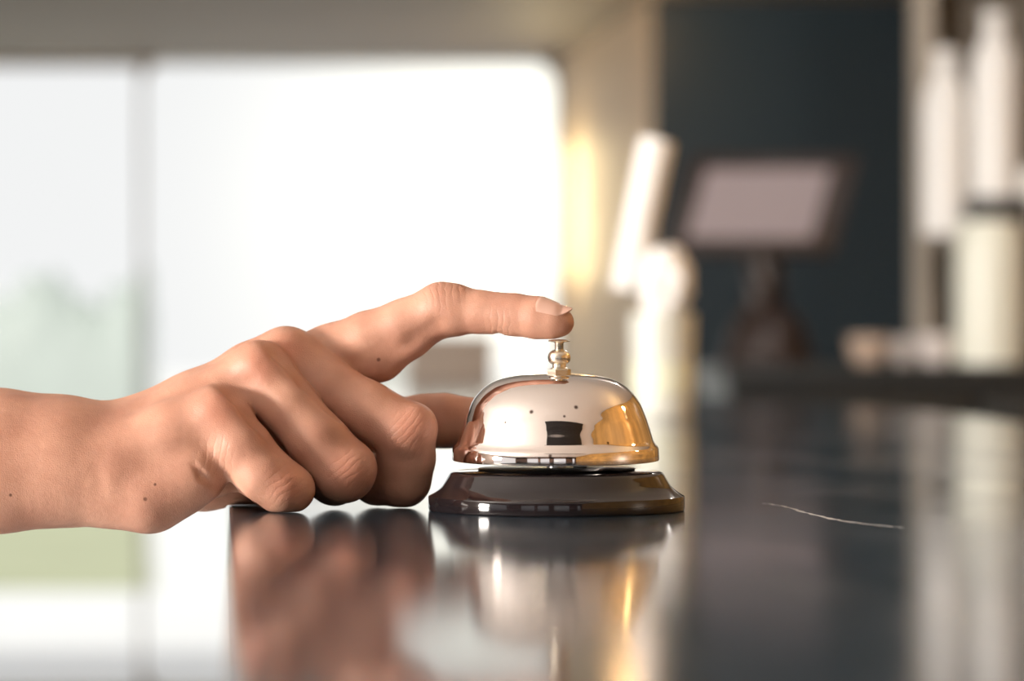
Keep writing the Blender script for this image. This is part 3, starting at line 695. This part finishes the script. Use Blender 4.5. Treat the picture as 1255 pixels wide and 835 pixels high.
M_cer = mat('white_glazed_ceramic', (.86, .86, .85), .3)
def vessel(name, px, r, top, bot, lab, cat, group=None, m=M_cer, neck=True, dd=5.0):
    kk = dd / FPX; p = at(px, bot, dd); e = empty(name, tuple(p)); tag(e, lab, cat, group)
    h = (bot - top) * kk; R = r * kk
    bm = bmesh.new()
    if neck: pr_ = smoothprof([(0, 0), (R * .9, 0), (R, h * .04), (R, h * .55), (R * .92, h * .74), (R * .55, h * .86), (R * .42, h * .92), (R * .42, h * .97)], 5)
    else: pr_ = smoothprof([(0, 0), (R * .85, 0), (R * .98, h * .05), (R, h * .5), (R * .98, h * .82), (R * .9, h * .9), (R * .88, h * .93)], 5)
    lathe(bm, pr_, 40); obj('body', bm, m, e, ang=50)
    bm = bmesh.new()
    if neck: lathe(bm, [(0, h * .955), (R * .5, h * .955), (R * .52, h * .965), (R * .5, h), (0, h)], 32)
    else: lathe(bm, [(0, h * .92), (R * .93, h * .92), (R * .95, h * .94), (R * .9, h * .98), (0, h)], 32)
    obj('stopper' if neck else 'lid', bm, m, e)
    return e
vessel('bottle', 1158, 29, 62, 286, 'tall white bottle on the shelf, left and lower of the two', 'bottle', 'white bottles on the shelf')
rb = empty('riser_block', tuple(at(1220, 288, 5.0))); tag(rb, 'small dark wooden block under the right white bottle on the shelf', 'block')
bm = bmesh.new(); box(bm, (-.055, -.055, 0), (.055, .055, 40 * k), .004); obj('block', bm, M_cab, rb)
bm = bmesh.new(); box(bm, (-.057, -.057, 40 * k), (.057, .057, 44 * k), .001); obj('top_face', bm, M_cab, rb)
vessel('bottle', 1219, 29.5, 15, 243.5, 'tall white bottle standing on a dark block, on the shelf', 'bottle', 'white bottles on the shelf')
vessel('storage_jar', 1212, 43, 268, 446.5, 'wide greenish white jar with a lid under the white bottles', 'jar', None, mat('greenish_white_glaze', (.84, .86, .76), .3), False, 4.83)
vessel('bottle', 1272, 22, 205, 287, 'squat white bottle at the very right edge of the shelf', 'bottle', None, M_cer, False)
def cup(px, top, bot, r, lab, col, dd):
    kk = dd / FPX; p = at(px, bot, dd); p.z = BT; e = empty('cup', tuple(p)); tag(e, lab, 'cup', 'cups on the back bar')
    h = (bot - top) * kk; R = r * kk
    bm = bmesh.new(); lathe(bm, [(0, 0), (R * .6, 0), (R * .66, h * .06), (R * .95, h * .5), (R, h), (R * .95, h), (R * .88, h * .5), (R * .5, h * .1), (0, h * .1)], 36); c = obj('bowl', bm, mat('cup_glaze', col, .3), e)
    bm = bmesh.new(); pts = [(R * .95 + R * .5 * math.sin(math.pi * t / 10), 0, h * (.85 - .6 * t / 10)) for t in range(11)]; tube(bm, pts, R * .09, 8); obj('handle', bm, c.data.materials[0], e)
cup(1065, 412, 447, 27, 'beige cup on the back bar in front of the dark wall', (.55, .42, .33), 4.95)
cup(1110, 414, 447, 20, 'small grey cup on the back bar beside the shelving', (.5, .45, .42), 4.9)
cup(1146, 410, 447, 22, 'white cup on the back bar beside the storage jar', (.8, .74, .72), 4.83)

# added lamps: two unseen ceiling fills, and a jamb strip imitating lens-flare glow
def em(name, col, st):
    m = bpy.data.materials.new(name); m.use_nodes = True; q = m.node_tree.nodes['Principled BSDF']
    q.inputs['Base Color'].default_value = (*col, 1); q.inputs['Emission Color'].default_value = (*col, 1); q.inputs['Emission Strength'].default_value = st; return m
def added_ceiling_lamp(px, d, lab, col, energy, st, z):
    p = at(px, 0, d); e = empty('added_ceiling_lamp', (p.x, p.y, z - .0005)); tag(e, lab, 'lamp')
    bm = bmesh.new(); lathe(bm, [(.045, 0), (.06, 0), (.06, -.006), (.045, -.008)], 36); obj('rim', bm, M_white, e)
    bm = bmesh.new(); lathe(bm, [(0, -.003), (.044, -.003), (.044, -.001), (0, -.001)], 36); obj('diffuser', bm, em('added_lamp_glass', col, st), e)
    light('added_ceiling_lamp_light', 'POINT', (p.x, p.y, z - .07), (0, 0, 0), energy, col, .04)
added_ceiling_lamp(765, 7.9, 'added warm ceiling lamp out of view, lighting the left of the dark wall', (1, .58, .25), WARM_FILL, 1, CEIL)  # added above the view to warm the left of the dark wall
added_ceiling_lamp(1230, 3.9, 'added white ceiling lamp out of view, brightening the vessels on the shelving', (1, .95, .9), SHELF_FILL, 3, CEIL + .02)  # added above the view to brighten the white vessels
st0 = at(686, 0, 9.86)
sl = empty('added_strip_light', (st0.x, st0.y, at(0, 345, 9.86).z)); tag(sl, 'added slim warm strip light that gives the yellow glow at the right edge of the window', 'lamp')  # added light standing in for the yellow flare at the window edge
hgt = at(0, 175, 9.86).z - sl.location.z
bm = bmesh.new(); box(bm, (-.012, -.006, 0), (.02, .03, hgt), .003); obj('housing', bm, M_white, sl)
bm = bmesh.new(); box(bm, (-.006, -.016, .01), (.012, -.006, hgt - .01), .004); obj('diffuser', bm, em('added_strip_glass', (1, .95, .66), .75), sl)
o = light('added_strip_glow', 'AREA', (st0.x - .07, st0.y - .13, sl.location.z + hgt / 2), (st0.x + .6, st0.y - 1.6, sl.location.z + hgt / 2), JAMB_GLOW, (1, .78, .42), .08, hgt)

wl = empty('added_wall_lamp', (1.62, .5, .75)); tag(wl, 'added warm globe lamp out of view on the amber wall, mirrored in the right side of the bell', 'lamp')  # added lamp out of view, for the bell dome to mirror
bm = bmesh.new(); lathe(bm, [(0, 0), (.05, 0), (.05, .012), (.015, .016), (.012, .07), (.03, .075), (.03, .085), (0, .085)], 32, M=Matrix.Rotation(D(-90), 4, 'Y')); obj('bracket', bm, M_brass, wl)
bm = bmesh.new(); bmesh.ops.create_uvsphere(bm, u_segments=32, v_segments=20, radius=.07); bm.transform(Matrix.Translation((-.15, 0, 0))); obj('globe', bm, em('added_globe_glass', (1, .72, .32), 1.2), wl)
light('added_wall_lamp_light', 'POINT', (1.36, .5, .75), (0, 0, 0), ADDED_WLAMP, (1, .68, .3), .07)
